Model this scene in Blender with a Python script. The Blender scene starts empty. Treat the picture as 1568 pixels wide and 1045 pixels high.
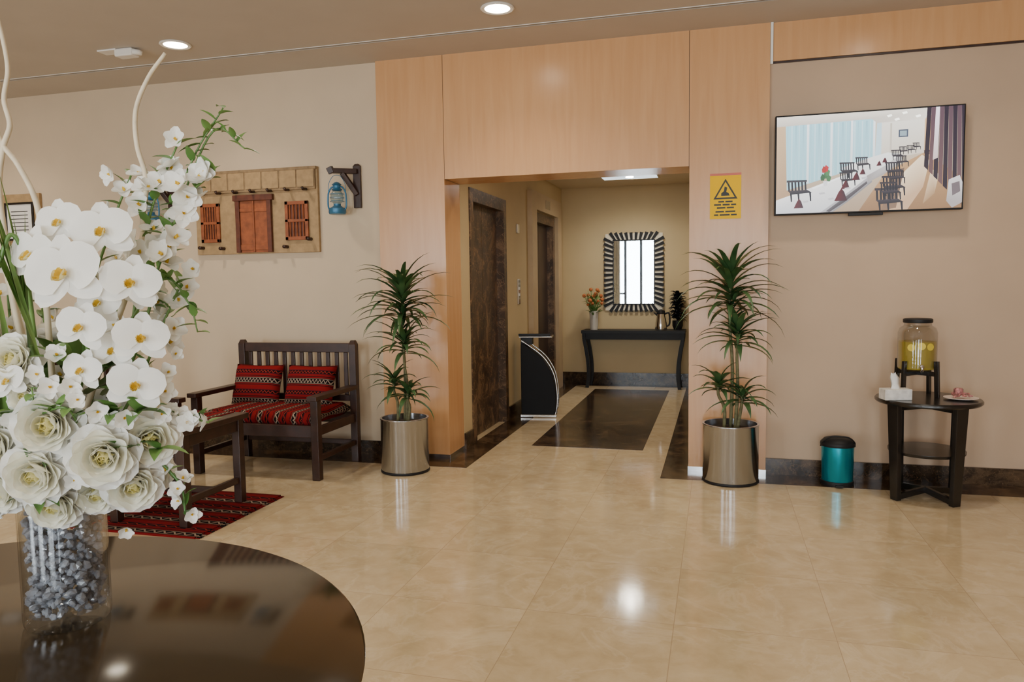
import bpy, bmesh, math, random
from mathutils import Vector, Matrix
random.seed(7)
rad=math.radians
sc=bpy.context.scene
# ------------------------------------------------------------------ helpers
def new_mat(name):
    m=bpy.data.materials.new(name); m.use_nodes=True
    return m, m.node_tree, m.node_tree.nodes['Principled BSDF']
def setp(b,**k):
    for n,v in k.items():
        n=n.replace('_',' ')
        if n in b.inputs: b.inputs[n].default_value=v
def pmat(name,col,rough=.5,metal=0,var=.08,scale=8,coat=0,bump=0,spec=.5,**k):
    m,nt,b=new_mat(name)
    tc=nt.nodes.new('ShaderNodeTexCoord'); no=nt.nodes.new('ShaderNodeTexNoise')
    no.inputs['Scale'].default_value=scale; no.inputs['Detail'].default_value=4
    nt.links.new(tc.outputs['Object'],no.inputs['Vector'])
    cr=nt.nodes.new('ShaderNodeValToRGB')
    c0=[c*(1-var) for c in col]; c1=[min(1,c*(1+var)) for c in col]
    cr.color_ramp.elements[0].position=.3; cr.color_ramp.elements[1].position=.7
    cr.color_ramp.elements[0].color=(*c0,1); cr.color_ramp.elements[1].color=(*c1,1)
    nt.links.new(no.outputs['Fac'],cr.inputs['Fac']); nt.links.new(cr.outputs['Color'],b.inputs['Base Color'])
    setp(b,Roughness=rough,Metallic=metal,Coat_Weight=coat,Coat_Roughness=.05,Specular_IOR_Level=spec)
    for n,v in k.items():
        n=n.replace('_',' ')
        if n in b.inputs: b.inputs[n].default_value=v
    if bump:
        bp=nt.nodes.new('ShaderNodeBump'); bp.inputs['Strength'].default_value=bump; bp.inputs['Distance'].default_value=.01
        nt.links.new(no.outputs['Fac'],bp.inputs['Height']); nt.links.new(bp.outputs['Normal'],b.inputs['Normal'])
    return m
def emat(name,col,s=1.0):
    m,nt,b=new_mat(name)
    setp(b,Base_Color=(0.02,0.02,0.02,1),Roughness=.3)
    b.inputs['Emission Color'].default_value=(*col,1); b.inputs['Emission Strength'].default_value=s
    return m
def finish(name,bm,mat,parent=None,smooth=False,bevel=0,loc=None):
    bmesh.ops.recalc_face_normals(bm,faces=bm.faces)
    me=bpy.data.meshes.new(name); bm.to_mesh(me); bm.free()
    if smooth:
        for p in me.polygons: p.use_smooth=True
    o=bpy.data.objects.new(name,me); sc.collection.objects.link(o)
    if mat: me.materials.append(mat)
    if parent: o.parent=parent
    if bevel:
        md=o.modifiers.new('b','BEVEL'); md.width=bevel; md.segments=2; md.limit_method='ANGLE'; md.angle_limit=rad(40)
    return o
def empty(name,loc=(0,0,0),rz=0):
    e=bpy.data.objects.new(name,None); sc.collection.objects.link(e); e.location=loc; e.rotation_euler=(0,0,rz); e.empty_display_size=.1
    return e
def addbox(bm,p0,p1,M=None):
    x0,y0,z0=p0; x1,y1,z1=p1
    vs=[bm.verts.new(v) for v in [(x0,y0,z0),(x1,y0,z0),(x1,y1,z0),(x0,y1,z0),(x0,y0,z1),(x1,y0,z1),(x1,y1,z1),(x0,y1,z1)]]
    for f in [(0,3,2,1),(4,5,6,7),(0,1,5,4),(1,2,6,5),(2,3,7,6),(3,0,4,7)]: bm.faces.new([vs[i] for i in f])
    if M:
        for v in vs: v.co=M@v.co
def box(name,p0,p1,mat,parent=None,bevel=0):
    bm=bmesh.new(); addbox(bm,p0,p1); return finish(name,bm,mat,parent,bevel=bevel)
def boxes(name,lst,mat,parent=None,bevel=0):
    bm=bmesh.new()
    for a,b in lst: addbox(bm,a,b)
    return finish(name,bm,mat,parent,bevel=bevel)
def addbeam(bm,a,b,w,d,w2=None,d2=None,up=(0,1,0)):
    a=Vector(a); b=Vector(b); z=(b-a).normalized(); u=Vector(up)
    x=u.cross(z)
    if x.length<1e-4: x=Vector((1,0,0)).cross(z)
    x.normalize(); y=z.cross(x)
    w2=w if w2 is None else w2; d2=d if d2 is None else d2
    vs=[]
    for p,ww,dd in((a,w,d),(b,w2,d2)):
        for sx,sy in((-1,-1),(1,-1),(1,1),(-1,1)): vs.append(bm.verts.new(p+x*sx*ww/2+y*sy*dd/2))
    for f in [(0,3,2,1),(4,5,6,7),(0,1,5,4),(1,2,6,5),(2,3,7,6),(3,0,4,7)]: bm.faces.new([vs[i] for i in f])
def addlathe(bm,prof,c=(0,0,0),seg=40,cap=False):
    rings=[]
    for r,z in prof:
        rings.append([bm.verts.new((c[0]+r*math.cos(2*math.pi*i/seg),c[1]+r*math.sin(2*math.pi*i/seg),c[2]+z)) for i in range(seg)])
    for a,b in zip(rings,rings[1:]):
        for i in range(seg): bm.faces.new((a[i],a[(i+1)%seg],b[(i+1)%seg],b[i]))
    if cap:
        bm.faces.new(rings[0][::-1]); bm.faces.new(rings[-1])
def lathe(name,prof,mat,parent=None,c=(0,0,0),seg=40,cap=True,smooth=True,bevel=0):
    bm=bmesh.new(); addlathe(bm,prof,c,seg,cap); o=finish(name,bm,mat,parent,smooth=smooth,bevel=bevel)
    if smooth:
        md=o.modifiers.new('es','EDGE_SPLIT'); md.split_angle=rad(38)
    return o
def addtube(bm,pts,r,seg=8,r2=None):
    pts=[Vector(p) for p in pts]; n=len(pts); rings=[]
    px=None
    for i,p in enumerate(pts):
        t=(pts[min(i+1,n-1)]-pts[max(i-1,0)]).normalized()
        if px is None:
            px=t.orthogonal().normalized()
        px=(px-t*px.dot(t)); px.normalize(); py=t.cross(px)
        rr=r if r2 is None else r+(r2-r)*i/(n-1)
        rings.append([bm.verts.new(p+(px*math.cos(2*math.pi*k/seg)+py*math.sin(2*math.pi*k/seg))*rr) for k in range(seg)])
    for a,b in zip(rings,rings[1:]):
        for i in range(seg): bm.faces.new((a[i],a[(i+1)%seg],b[(i+1)%seg],b[i]))
    bm.faces.new(rings[0][::-1]); bm.faces.new(rings[-1])
def smoothpts(pts,k=6):
    P=[Vector(p) for p in pts]; P=[P[0]*2-P[1]]+P+[P[-1]*2-P[-2]]; out=[]
    for i in range(1,len(P)-2):
        a,b,c,d=P[i-1:i+3]
        for j in range(k):
            t=j/k
            out.append(.5*((2*b)+(c-a)*t+(2*a-5*b+4*c-d)*t*t+(-a+3*b-3*c+d)*t**3))
    out.append(P[-2]); return out
def tube(name,pts,r,mat,parent=None,seg=10,k=6,r2=None,sm=True):
    bm=bmesh.new(); addtube(bm,smoothpts(pts,k) if sm else pts,r,seg,r2); return finish(name,bm,mat,parent,smooth=True)
def addprism(bm,pts2,f,d0,d1):
    a=[bm.verts.new(f(u,v,d0)) for u,v in pts2]; b=[bm.verts.new(f(u,v,d1)) for u,v in pts2]
    bm.faces.new(a); bm.faces.new(b[::-1]); n=len(a)
    for i in range(n): bm.faces.new((a[i],b[i],b[(i+1)%n],a[(i+1)%n]))

# ------------------------------------------------------------------ materials
def wall_mat(name,col):
    return pmat(name,col,rough=.62,var=.03,scale=3,spec=.3)
M_wall=wall_mat('paint_beige',(.63,.505,.355))
M_wallR=wall_mat('paint_pinkish_beige',(.53,.385,.265))
M_corr=wall_mat('paint_ochre',(.58,.455,.26))
M_ceil=wall_mat('ceiling_paint',(.54,.49,.43))
M_white=pmat('white_plastic',(.8,.78,.74),rough=.4,var=.02)
M_black=pmat('black_lacquer',(.010,.008,.007),rough=.26,var=.2,coat=.15)
M_blackm=pmat('black_plastic',(.012,.012,.013),rough=.5,var=.1,spec=.3)
M_darkwood=pmat('dark_walnut_wood',(.034,.013,.008),rough=.38,var=.35,scale=14)
M_chrome=pmat('chrome',(.7,.7,.7),rough=.12,metal=1,var=.02)
def steel():
    m,nt,b=new_mat('brushed_steel')
    tc=nt.nodes.new('ShaderNodeTexCoord'); mp=nt.nodes.new('ShaderNodeMapping'); mp.inputs['Scale'].default_value=(2,2,700)
    no=nt.nodes.new('ShaderNodeTexNoise'); no.inputs['Scale'].default_value=1; no.inputs['Detail'].default_value=1
    nt.links.new(tc.outputs['Object'],mp.inputs[0]); nt.links.new(mp.outputs[0],no.inputs['Vector'])
    mr=nt.nodes.new('ShaderNodeMapRange'); mr.inputs[3].default_value=.21; mr.inputs[4].default_value=.24
    nt.links.new(no.outputs['Fac'],mr.inputs[0]); nt.links.new(mr.outputs[0],b.inputs['Roughness'])
    tg=nt.nodes.new('ShaderNodeTangent'); tg.direction_type='RADIAL'; tg.axis='Z'
    nt.links.new(tg.outputs[0],b.inputs['Tangent'])
    setp(b,Base_Color=(.46,.48,.51,1),Metallic=1,Anisotropic=.9,Anisotropic_Rotation=.25)
    return m
M_steel=steel()
def wood_panel():
    m,nt,b=new_mat('maple_veneer')
    tc=nt.nodes.new('ShaderNodeTexCoord'); mp=nt.nodes.new('ShaderNodeMapping'); mp.inputs['Scale'].default_value=(9,9,.7)
    no=nt.nodes.new('ShaderNodeTexNoise'); no.inputs['Scale'].default_value=2.2; no.inputs['Detail'].default_value=8; no.inputs['Distortion'].default_value=.6
    nt.links.new(tc.outputs['Object'],mp.inputs[0]); nt.links.new(mp.outputs[0],no.inputs['Vector'])
    cr=nt.nodes.new('ShaderNodeValToRGB'); e=cr.color_ramp.elements
    e[0].position=.25; e[0].color=(.60,.315,.135,1); e[1].position=.75; e[1].color=(.67,.375,.175,1)
    nt.links.new(no.outputs['Fac'],cr.inputs['Fac']); nt.links.new(cr.outputs['Color'],b.inputs['Base Color'])
    setp(b,Roughness=.26,Specular_IOR_Level=.5)
    return m
M_wood=wood_panel()
def dark_marble(name,scale=3.0,rough=.1,light=1.0):
    m,nt,b=new_mat(name)
    tc=nt.nodes.new('ShaderNodeTexCoord')
    n1=nt.nodes.new('ShaderNodeTexNoise'); n1.inputs['Scale'].default_value=scale; n1.inputs['Detail'].default_value=9; n1.inputs['Distortion'].default_value=1.0; n1.inputs['Roughness'].default_value=.65
    nt.links.new(tc.outputs['Object'],n1.inputs['Vector'])
    cr=nt.nodes.new('ShaderNodeValToRGB'); e=cr.color_ramp.elements
    e[0].position=.34; e[0].color=(.016*light,.009*light,.005*light,1); e[1].position=.52; e[1].color=(.040*light,.022*light,.011*light,1)
    x=cr.color_ramp.elements.new(.62); x.color=(.11*light,.064*light,.032*light,1)
    x=cr.color_ramp.elements.new(.70); x.color=(.045*light,.025*light,.013*light,1)
    vo=nt.nodes.new('ShaderNodeTexVoronoi'); vo.feature='DISTANCE_TO_EDGE'; vo.inputs['Scale'].default_value=scale*1.8
    mx=nt.nodes.new('ShaderNodeVectorMath'); mx.operation='ADD'
    n2=nt.nodes.new('ShaderNodeTexNoise'); n2.inputs['Scale'].default_value=scale*2; n2.inputs['Detail'].default_value=5
    nt.links.new(tc.outputs['Object'],n2.inputs['Vector']); nt.links.new(tc.outputs['Object'],mx.inputs[0])
    sc2=nt.nodes.new('ShaderNodeVectorMath'); sc2.operation='SCALE'; sc2.inputs['Scale'].default_value=.5
    nt.links.new(n2.outputs['Color'],sc2.inputs[0]); nt.links.new(sc2.outputs[0],mx.inputs[1]); nt.links.new(mx.outputs[0],vo.inputs['Vector'])
    mr=nt.nodes.new('ShaderNodeMapRange'); mr.inputs[1].default_value=0; mr.inputs[2].default_value=.03; mr.inputs[3].default_value=.6; mr.inputs[4].default_value=0
    nt.links.new(vo.outputs['Distance'],mr.inputs[0])
    mi=nt.nodes.new('ShaderNodeMix'); mi.data_type='RGBA'; mi.inputs[7].default_value=(.22*light,.13*light,.065*light,1)
    nt.links.new(mr.outputs[0],mi.inputs[0]); nt.links.new(n1.outputs['Fac'],cr.inputs['Fac']); nt.links.new(cr.outputs['Color'],mi.inputs[6])
    nt.links.new(mi.outputs[2],b.inputs['Base Color'])
    setp(b,Roughness=rough)
    return m
M_emp=dark_marble('emperador_marble',3.0,.16,1.0)
M_empb=dark_marble('emperador_baseboard',5.0,.2,.8)
def floor_mat():
    m,nt,b=new_mat('cream_marble_tile')
    tc=nt.nodes.new('ShaderNodeTexCoord'); mp=nt.nodes.new('ShaderNodeMapping'); mp.inputs['Location'].default_value=(.81,2.42,0)
    nt.links.new(tc.outputs['Object'],mp.inputs[0])
    br=nt.nodes.new('ShaderNodeTexBrick'); br.offset=0; br.squash=1
    br.inputs['Scale'].default_value=1; br.inputs['Brick Width'].default_value=.64; br.inputs['Row Height'].default_value=.64
    br.inputs['Mortar Size'].default_value=.0014; br.inputs['Mortar Smooth'].default_value=.1
    br.inputs['Color1'].default_value=(.0,.0,.0,1); br.inputs['Color2'].default_value=(1,1,1,1); br.inputs['Mortar'].default_value=(.5,.5,.5,1)
    nt.links.new(mp.outputs[0],br.inputs['Vector'])
    va=nt.nodes.new('ShaderNodeVectorMath'); va.operation='MULTIPLY_ADD'; va.inputs[1].default_value=(5,5,5)
    nt.links.new(br.outputs['Color'],va.inputs[0]); nt.links.new(tc.outputs['Object'],va.inputs[2])
    n1=nt.nodes.new('ShaderNodeTexNoise'); n1.inputs['Scale'].default_value=7; n1.inputs['Detail'].default_value=9; n1.inputs['Distortion'].default_value=.3; n1.inputs['Roughness'].default_value=.62
    nt.links.new(va.outputs[0],n1.inputs['Vector'])
    cr=nt.nodes.new('ShaderNodeValToRGB'); e=cr.color_ramp.elements
    e[0].position=.28; e[0].color=(.505,.385,.225,1); e[1].position=.74; e[1].color=(.66,.54,.36,1)
    x=cr.color_ramp.elements.new(.5); x.color=(.585,.46,.285,1)
    nt.links.new(n1.outputs['Fac'],cr.inputs['Fac'])
    n4=nt.nodes.new('ShaderNodeTexNoise'); n4.inputs['Scale'].default_value=2.6; n4.inputs['Detail'].default_value=7; n4.inputs['Distortion'].default_value=.7; n4.inputs['Roughness'].default_value=.6
    nt.links.new(va.outputs[0],n4.inputs['Vector'])
    vr=nt.nodes.new('ShaderNodeValToRGB'); ve=vr.color_ramp.elements; ve[0].position=.47; ve[0].color=(0,0,0,1); ve[1].position=.5; ve[1].color=(.28,.28,.28,1)
    x=vr.color_ramp.elements.new(.53); x.color=(0,0,0,1)
    nt.links.new(n4.outputs['Fac'],vr.inputs['Fac'])
    vm=nt.nodes.new('ShaderNodeMix'); vm.data_type='RGBA'; vm.inputs[7].default_value=(.76,.65,.48,1)
    nt.links.new(vr.outputs['Color'],vm.inputs[0]); nt.links.new(cr.outputs['Color'],vm.inputs[6])
    hs=nt.nodes.new('ShaderNodeHueSaturation')
    mr=nt.nodes.new('ShaderNodeMapRange'); mr.inputs[3].default_value=.96; mr.inputs[4].default_value=1.04
    nt.links.new(br.outputs['Color'],mr.inputs[0]); nt.links.new(mr.outputs[0],hs.inputs['Value']); nt.links.new(vm.outputs[2],hs.inputs['Color'])
    mi=nt.nodes.new('ShaderNodeMix'); mi.data_type='RGBA'; mi.inputs[7].default_value=(.40,.295,.18,1)
    nt.links.new(br.outputs['Fac'],mi.inputs[0]); nt.links.new(hs.outputs['Color'],mi.inputs[6]); nt.links.new(mi.outputs[2],b.inputs['Base Color'])
    n3=nt.nodes.new('ShaderNodeTexNoise'); n3.inputs['Scale'].default_value=1.5; nt.links.new(tc.outputs['Object'],n3.inputs['Vector'])
    m3=nt.nodes.new('ShaderNodeMapRange'); m3.inputs[3].default_value=.07; m3.inputs[4].default_value=.12
    nt.links.new(n3.outputs['Fac'],m3.inputs[0]); nt.links.new(m3.outputs[0],b.inputs['Roughness'])
    setp(b,Specular_IOR_Level=.75)
    return m
M_floor=floor_mat()
def stripe_mat(name,axis='X',period=.16,other='Y',tooth=.02,dark=1.0):
    """woven sadu cloth: red / black bands with zig-zag white pattern inside the black bands"""
    m,nt,b=new_mat(name); L=nt.links.new
    def math_(op,a,bv=None,c=None):
        n=nt.nodes.new('ShaderNodeMath'); n.operation=op
        for i,v in enumerate((a,bv,c)):
            if v is None: continue
            if isinstance(v,(int,float)): n.inputs[i].default_value=v
            else: L(v,n.inputs[i])
        return n.outputs[0]
    tc=nt.nodes.new('ShaderNodeTexCoord'); sp=nt.nodes.new('ShaderNodeSeparateXYZ'); L(tc.outputs['Object'],sp.inputs[0])
    fr=math_('FRACT',math_('MULTIPLY_ADD',sp.outputs[axis],1/period,100.2))
    cr=nt.nodes.new('ShaderNodeValToRGB'); cr.color_ramp.interpolation='CONSTANT'
    R=(.21*dark,.010*dark,.012*dark,1); K=(.010,.007,.008,1); Wc=(.36*dark,.26*dark,.19*dark,1); O=(.08*dark,.010*dark,.016*dark,1)
    bands=[(0,R),(.12,K),(.15,R),(.20,K),(.23,Wc),(.25,K),(.45,Wc),(.47,K),(.50,R),(.55,K),(.58,R),(.68,O),(.72,K),(.86,O),(.90,R)]
    cr.color_ramp.elements[0].color=bands[0][1]; cr.color_ramp.elements[1].position=bands[1][0]; cr.color_ramp.elements[1].color=bands[1][1]
    for p,c in bands[2:]:
        x=cr.color_ramp.elements.new(p); x.color=c
    L(fr,cr.inputs['Fac'])
    saw=math_('DIVIDE',math_('PINGPONG',math_('ADD',sp.outputs[other],10),tooth),tooth)
    col=cr.outputs['Color']
    for lo,hi,cc in((.26,.44,Wc),(.73,.85,(.30*dark,.03*dark,.02*dark,1))):
        t=math_('DIVIDE',math_('SUBTRACT',fr,lo),hi-lo)
        inb=math_('MULTIPLY',math_('GREATER_THAN',t,0.02),math_('LESS_THAN',t,.98))
        d=math_('ABSOLUTE',math_('SUBTRACT',t,saw))
        mk=math_('MULTIPLY',inb,math_('LESS_THAN',d,.2))
        mi=nt.nodes.new('ShaderNodeMix'); mi.data_type='RGBA'; mi.inputs[7].default_value=cc
        L(mk,mi.inputs[0]); L(col,mi.inputs[6]); col=mi.outputs[2]
    L(col,b.inputs['Base Color']); setp(b,Roughness=.95,Specular_IOR_Level=.08)
    return m
M_strX=stripe_mat('woven_stripe_x','X',.15)
def thin_glass(name,tint=(1,1,1),refl=.12,rough=.0):
    m=bpy.data.materials.new(name); m.use_nodes=True; nt=m.node_tree; nt.nodes.clear()
    o=nt.nodes.new('ShaderNodeOutputMaterial'); t=nt.nodes.new('ShaderNodeBsdfTransparent'); g=nt.nodes.new('ShaderNodeBsdfGlossy')
    t.inputs['Color'].default_value=(*tint,1); g.inputs['Roughness'].default_value=rough
    fr=nt.nodes.new('ShaderNodeLayerWeight'); fr.inputs['Blend'].default_value=.25
    mr=nt.nodes.new('ShaderNodeMapRange'); mr.inputs[3].default_value=refl*.4; mr.inputs[4].default_value=.6
    mx=nt.nodes.new('ShaderNodeMixShader'); nt.links.new(fr.outputs['Facing'],mr.inputs[0]); nt.links.new(mr.outputs[0],mx.inputs[0])
    nt.links.new(t.outputs[0],mx.inputs[1]); nt.links.new(g.outputs[0],mx.inputs[2]); nt.links.new(mx.outputs[0],o.inputs[0])
    return m
M_glass=thin_glass('clear_glass',(.95,.96,.96),.1)
M_wglass=thin_glass('window_glass',(.95,.97,.98),.05)

# ------------------------------------------------------------------ room shell
YW=.28; H=3.267
XL,XR,YB=-8.0,3.6,-10.0
box('floor',(XL-.2,YB-.2,-.1),(XR+.2,5.2,0),M_floor)
boxes('floor_marble_border',[((XL,-.02,0),(-2.71,YW,.002)),((-2.71,-.02,0),(-1.90,YW-.03,.002)),((-2.13,YW-.03,0),(-1.90,5.0,.002)),
     ((-.40,-.02,0),(.35,YW-.03,.002)),((-.40,YW-.03,0),(-.21,5.0,.002)),((.35,-.02,0),(XR,YW,.002)),((-1.9,4.84,0),(-.4,5.0,.002))],M_emp)
box('floor_marble_inlay',(-1.59,.88,0),(-.61,4.5,.003),M_emp)
e=empty('wall_north')
boxes('wall_left_part',[((XL,YW,0),(-2.70,YW+.15,H))],M_wall,e)
boxes('wall_right_part',[((.34,YW,0),(XR,YW+.15,H))],M_wallR,e)
e=empty('trim_portal_cladding')
g=.002; yf=YW-.03; yb=.62
boxes('veneer_left',[((-2.71,yf,.0),(-2.13-g,yb,H))],M_wood,e)
boxes('veneer_right',[((-.21+g,yf,.0),(.35,yb,H))],M_wood,e)
boxes('veneer_header',[((-2.13+g,yf,2.29),(-.21-g,yb,H))],M_wood,e)
boxes('seam_backing',[((-2.135,yf+.004,2.29),(-2.125,yb,H)),((-.215,yf+.004,2.29),(-.205,yb,H))],M_darkwood,e)
boxes('steel_plinth',[((-2.712,yf-.003,.002),(-2.13,yf,.035)),((-.21,yf-.003,.002),(.352,yf,.035)),((-2.133,yf,.002),(-2.128,yb,.035)),((-.212,yf,.002),(-.207,yb,.035))],M_chrome,e)
box('trim_veneer_band',(.372,YW-.015,3.0),(XR,YW,H),M_wood)
box('trim_band_reveal',(.352,YW-.012,2.985),(XR,YW,2.997),M_darkwood)
box('trim_band_edge',(.352,YW-.03,2.98),(.37,YW,H),M_white)
box('baseboard_north_left',(XL,YW-.018,0),(-2.712,YW,.12),M_empb)
box('baseboard_north_right',(.352,YW-.018,0),(XR,YW,.12),M_empb)
box('wall_west',(XL-.15,YB,0),(XL,YW+.15,H),M_wall)
box('wall_east',(XR,YB,0),(XR+.15,YW+.15,H),M_wallR)
e=empty('ceiling')
boxes('ceiling_main',[((XL-.15,YB-.15,H),(XR+.15,-.235,H+.1))],M_ceil,e)
boxes('ceiling_strip',[((XL-.15,-.19,H),(XR+.15,YW+.15,H+.1))],M_ceil,e)
boxes('ceiling_gap_back',[((XL-.15,-.24,H+.05),(XR+.15,-.185,H+.1))],M_blackm,e)
boxes('ceiling_gap_edge',[((XL,-.243,H-.004),(XR,-.236,H+.002))],M_white,e)
wins=[(-7.2,-5.2),(-3.55,-1.95),(-.9,1.1),(1.9,3.2)]
bm=bmesh.new(); x=XL
for a,b in wins:
    addbox(bm,(x,YB-.15,0),(a,YB,H)); addbox(bm,(a,YB-.15,0),(b,YB,.15)); addbox(bm,(a,YB-.15,2.85),(b,YB,H)); x=b
addbox(bm,(x,YB-.15,0),(XR,YB,H)); finish('wall_south',bm,M_wall)
M_frame=pmat('window_frame_metal',(.08,.09,.11),rough=.4,metal=.5)
M_curt=pmat('curtain_fabric',(.55,.50,.42),rough=.9,var=.1)
for i,(a,b) in enumerate(wins):
    e=empty('window_%d'%(i+1),((a+b)/2,YB-.07,0)); w=(b-a)/2
    boxes('frame',[((-w,-.03,.15),(-w+.06,.03,2.85)),((w-.06,-.03,.15),(w,.03,2.85)),((-w,-.03,.15),(w,.03,.22)),((-w,-.03,2.78),(w,.03,2.85)),((-.30*w-.04,-.03,.15),(-.30*w+.04,.03,2.85)),((.35*w-.04,-.03,.15),(.35*w+.04,.03,2.85)),((-w,-.03,1.0),(-.30*w,.03,1.06))],M_frame,e)
    box('pane',(-w+.05,-.004,.2),(w-.05,.004,2.8),M_wglass,e)
    # gathered curtain beside each window
    ec=empty('window_curtain',(a-.02,YB+.10,0)); bm=bmesh.new(); prev=None
    for k in range(41):
        xx=.42*k/40; yy=.035*math.sin(k*1.25); row=[bm.verts.new((xx,yy,.03)),bm.verts.new((xx,yy,3.05))]
        if prev: bm.faces.new((prev[0],row[0],row[1],prev[1]))
        prev=row
    finish('fabric',bm,M_curt,ec,True)
    l=bpy.data.lights.new('daylight','AREA'); l.shape='RECTANGLE'; l.size=2*w; l.size_y=2.7; l.energy=285*w; l.color=(.95,.975,1)
    o=bpy.data.objects.new('window_daylight',l); sc.collection.objects.link(o); o.location=((a+b)/2,YB-.5,1.5); o.rotation_euler=(rad(90),0,0)
# corridor
CX0,CX1,CY1,CH=-2.13,-.21,5.0,2.75
el=[(.85,2.05,2.3),(3.25,4.46,2.3)]
ew=empty('wall_corridor_west'); y=yb; k=0
for a,b,h in el:
    box('pier_%d'%k,(CX0-.2,y,0),(CX0,a,CH),M_corr,ew); box('lintel_%d'%k,(CX0-.2,a,h),(CX0,b,CH),M_corr,ew); y=b; k+=1
box('pier_2',(CX0-.2,y,0),(CX0,CY1,CH),M_corr,ew)
box('wall_corridor_east',(CX1,yb,0),(CX1+.15,CY1,CH),M_corr)
box('wall_corridor_end',(CX0-.2,CY1,0),(CX1+.15,CY1+.15,CH),M_corr)
M_cceil=pmat('corridor_ceiling',(.66,.55,.40),rough=.5,var=.02)
box('ceiling_corridor',(CX0-.2,yb,CH),(CX1+.15,CY1+.15,CH+.1),M_cceil)
box('baseboard_corridor_end',(CX0,CY1-.018,0),(CX1,CY1,.17),M_empb)
boxes('baseboard_corridor_west',[((CX0,yb,0),(CX0+.018,.84,.14)),((CX0,2.07,0),(CX0+.018,2.98,.14)),((CX0,4.72,0),(CX0+.018,CY1-.02,.14))],M_empb)
M_bronze=pmat('bronze_door',(.07,.038,.022),rough=.36,metal=.6,var=.3,scale=3)
M_surr=dark_marble('elevator_marble',3.6,.38,1.9)
for i,(a,b,h) in enumerate(el):
    e=empty('door_%d'%(i+1)); m=M_surr
    boxes('elevator_leaf',[((CX0-.11,a+.1,0),(CX0-.07,(a+b)/2-.003,h-.1)),((CX0-.11,(a+b)/2+.003,0),(CX0-.07,b-.1,h-.1))],m if i==0 else M_bronze,e)
    boxes('elevator_surround',[((CX0-.13,a+.002,0),(CX0+.012,a+.10,h-.002)),((CX0-.13,b-.10,0),(CX0+.012,b-.002,h-.002)),((CX0-.13,a+.1,h-.12),(CX0+.012,b-.1,h-.002))],m,e)
M_trimb=pmat('beige_stone_surround',(.50,.37,.22),rough=.35,var=.05)
e=empty('trim_elevator_surround')
boxes('surround',[((CX0+.0,3.0,0),(CX0+.06,3.24,2.52)),((CX0,4.47,0),(CX0+.06,4.7,2.52)),((CX0,3.24,2.31),(CX0+.06,4.47,2.52))],M_trimb,e)
box('number_plate',(CX0+.06,3.7,2.36),(CX0+.066,3.95,2.46),M_chrome,e)
e=empty('elevator_call_panel',(CX0,2.55,1.35))
box('plate',(0,-.05,-.14),(.012,.05,.14),M_chrome,e,.003); boxes('buttons',[((.012,-.015,.02),(.017,.015,.05)),((.012,-.015,-.05),(.017,.015,-.02))],M_white,e)
e=empty('wall_thermostat',(CX0,2.52,2.04)); box('body',(0,-.04,-.05),(.02,.04,.05),M_chrome,e,.003)

# ------------------------------------------------------------------ downlights
M_lamp=emat('lamp_glow',(1,.88,.68),36); M_lamp2=emat('panel_glow',(.80,.92,1),1.6); M_lamp3=emat('bright_lamp_glow',(1,.93,.8),130)
def downlight(x,y,z,E,r=.085,mat=M_lamp,col=(1,.87,.70),spread=130):
    e=empty('ceiling_downlight',(x,y,z))
    lathe('ring',[(r,0),(r+.025,0),(r+.028,-.006),(r+.02,-.012),(r,-.008),(r,0)],M_white,e,cap=False)
    lathe('lens',[(0.001,-.003),(r,-.003),(r,-.001),(0.001,-.001)],mat,e,cap=False)
    l=bpy.data.lights.new('lamp','SPOT'); l.energy=E; l.color=col; l.spot_size=rad(spread); l.spot_blend=1; l.shadow_soft_size=.08
    o=bpy.data.objects.new('lamp',l); sc.collection.objects.link(o); o.parent=e; o.location=(0,0,-.03)
for yy in(-.61,-3.1,-5.6,-8.1):
    for xx in(-6.44,-3.93,-1.42,1.09):
        downlight(xx,yy,H,72)
downlight(-1.12,1.0,CH,62,r=.08,spread=155)  # added, unseen corridor lamp; placed so its floor reflection falls out of frame
e=empty('ceiling_panel_light',(-1.07,4.05,CH))
boxes('frame',[((-.36,-.20,-.012),(.36,-.18,0)),((-.36,.18,-.012),(.36,.20,0)),((-.36,-.18,-.012),(-.34,.18,0)),((.34,-.18,-.012),(.36,.18,0))],M_cceil,e)
box('diffuser',(-.34,-.18,-.008),(.34,.18,-.001),M_lamp2,e)
lathe('lamp_lens',[(.001,-.014),(.045,-.014),(.05,-.008)],M_lamp3,e,cap=False)
l=bpy.data.lights.new('lamp','SPOT'); l.energy=105; l.color=(1,.91,.77); l.spot_size=rad(160); l.spot_blend=1; l.shadow_soft_size=.15
o=bpy.data.objects.new('lamp',l); sc.collection.objects.link(o); o.parent=e; o.location=(0,0,-.04)
e=empty('emergency_light',(-4.42,-.62,H))
box('plate',(-.17,-.05,-.012),(.0,.05,0),M_white,e,.003); box('battery_body',(-.02,-.045,-.06),(.14,.045,-.001),M_white,e,.012)
bm=bmesh.new(); addlathe(bm,[(.001,0),(.035,0),(.042,.03),(.001,.035)],(.15,0,-.05),20); finish('lamp_head',bm,M_white,e,True)

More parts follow.
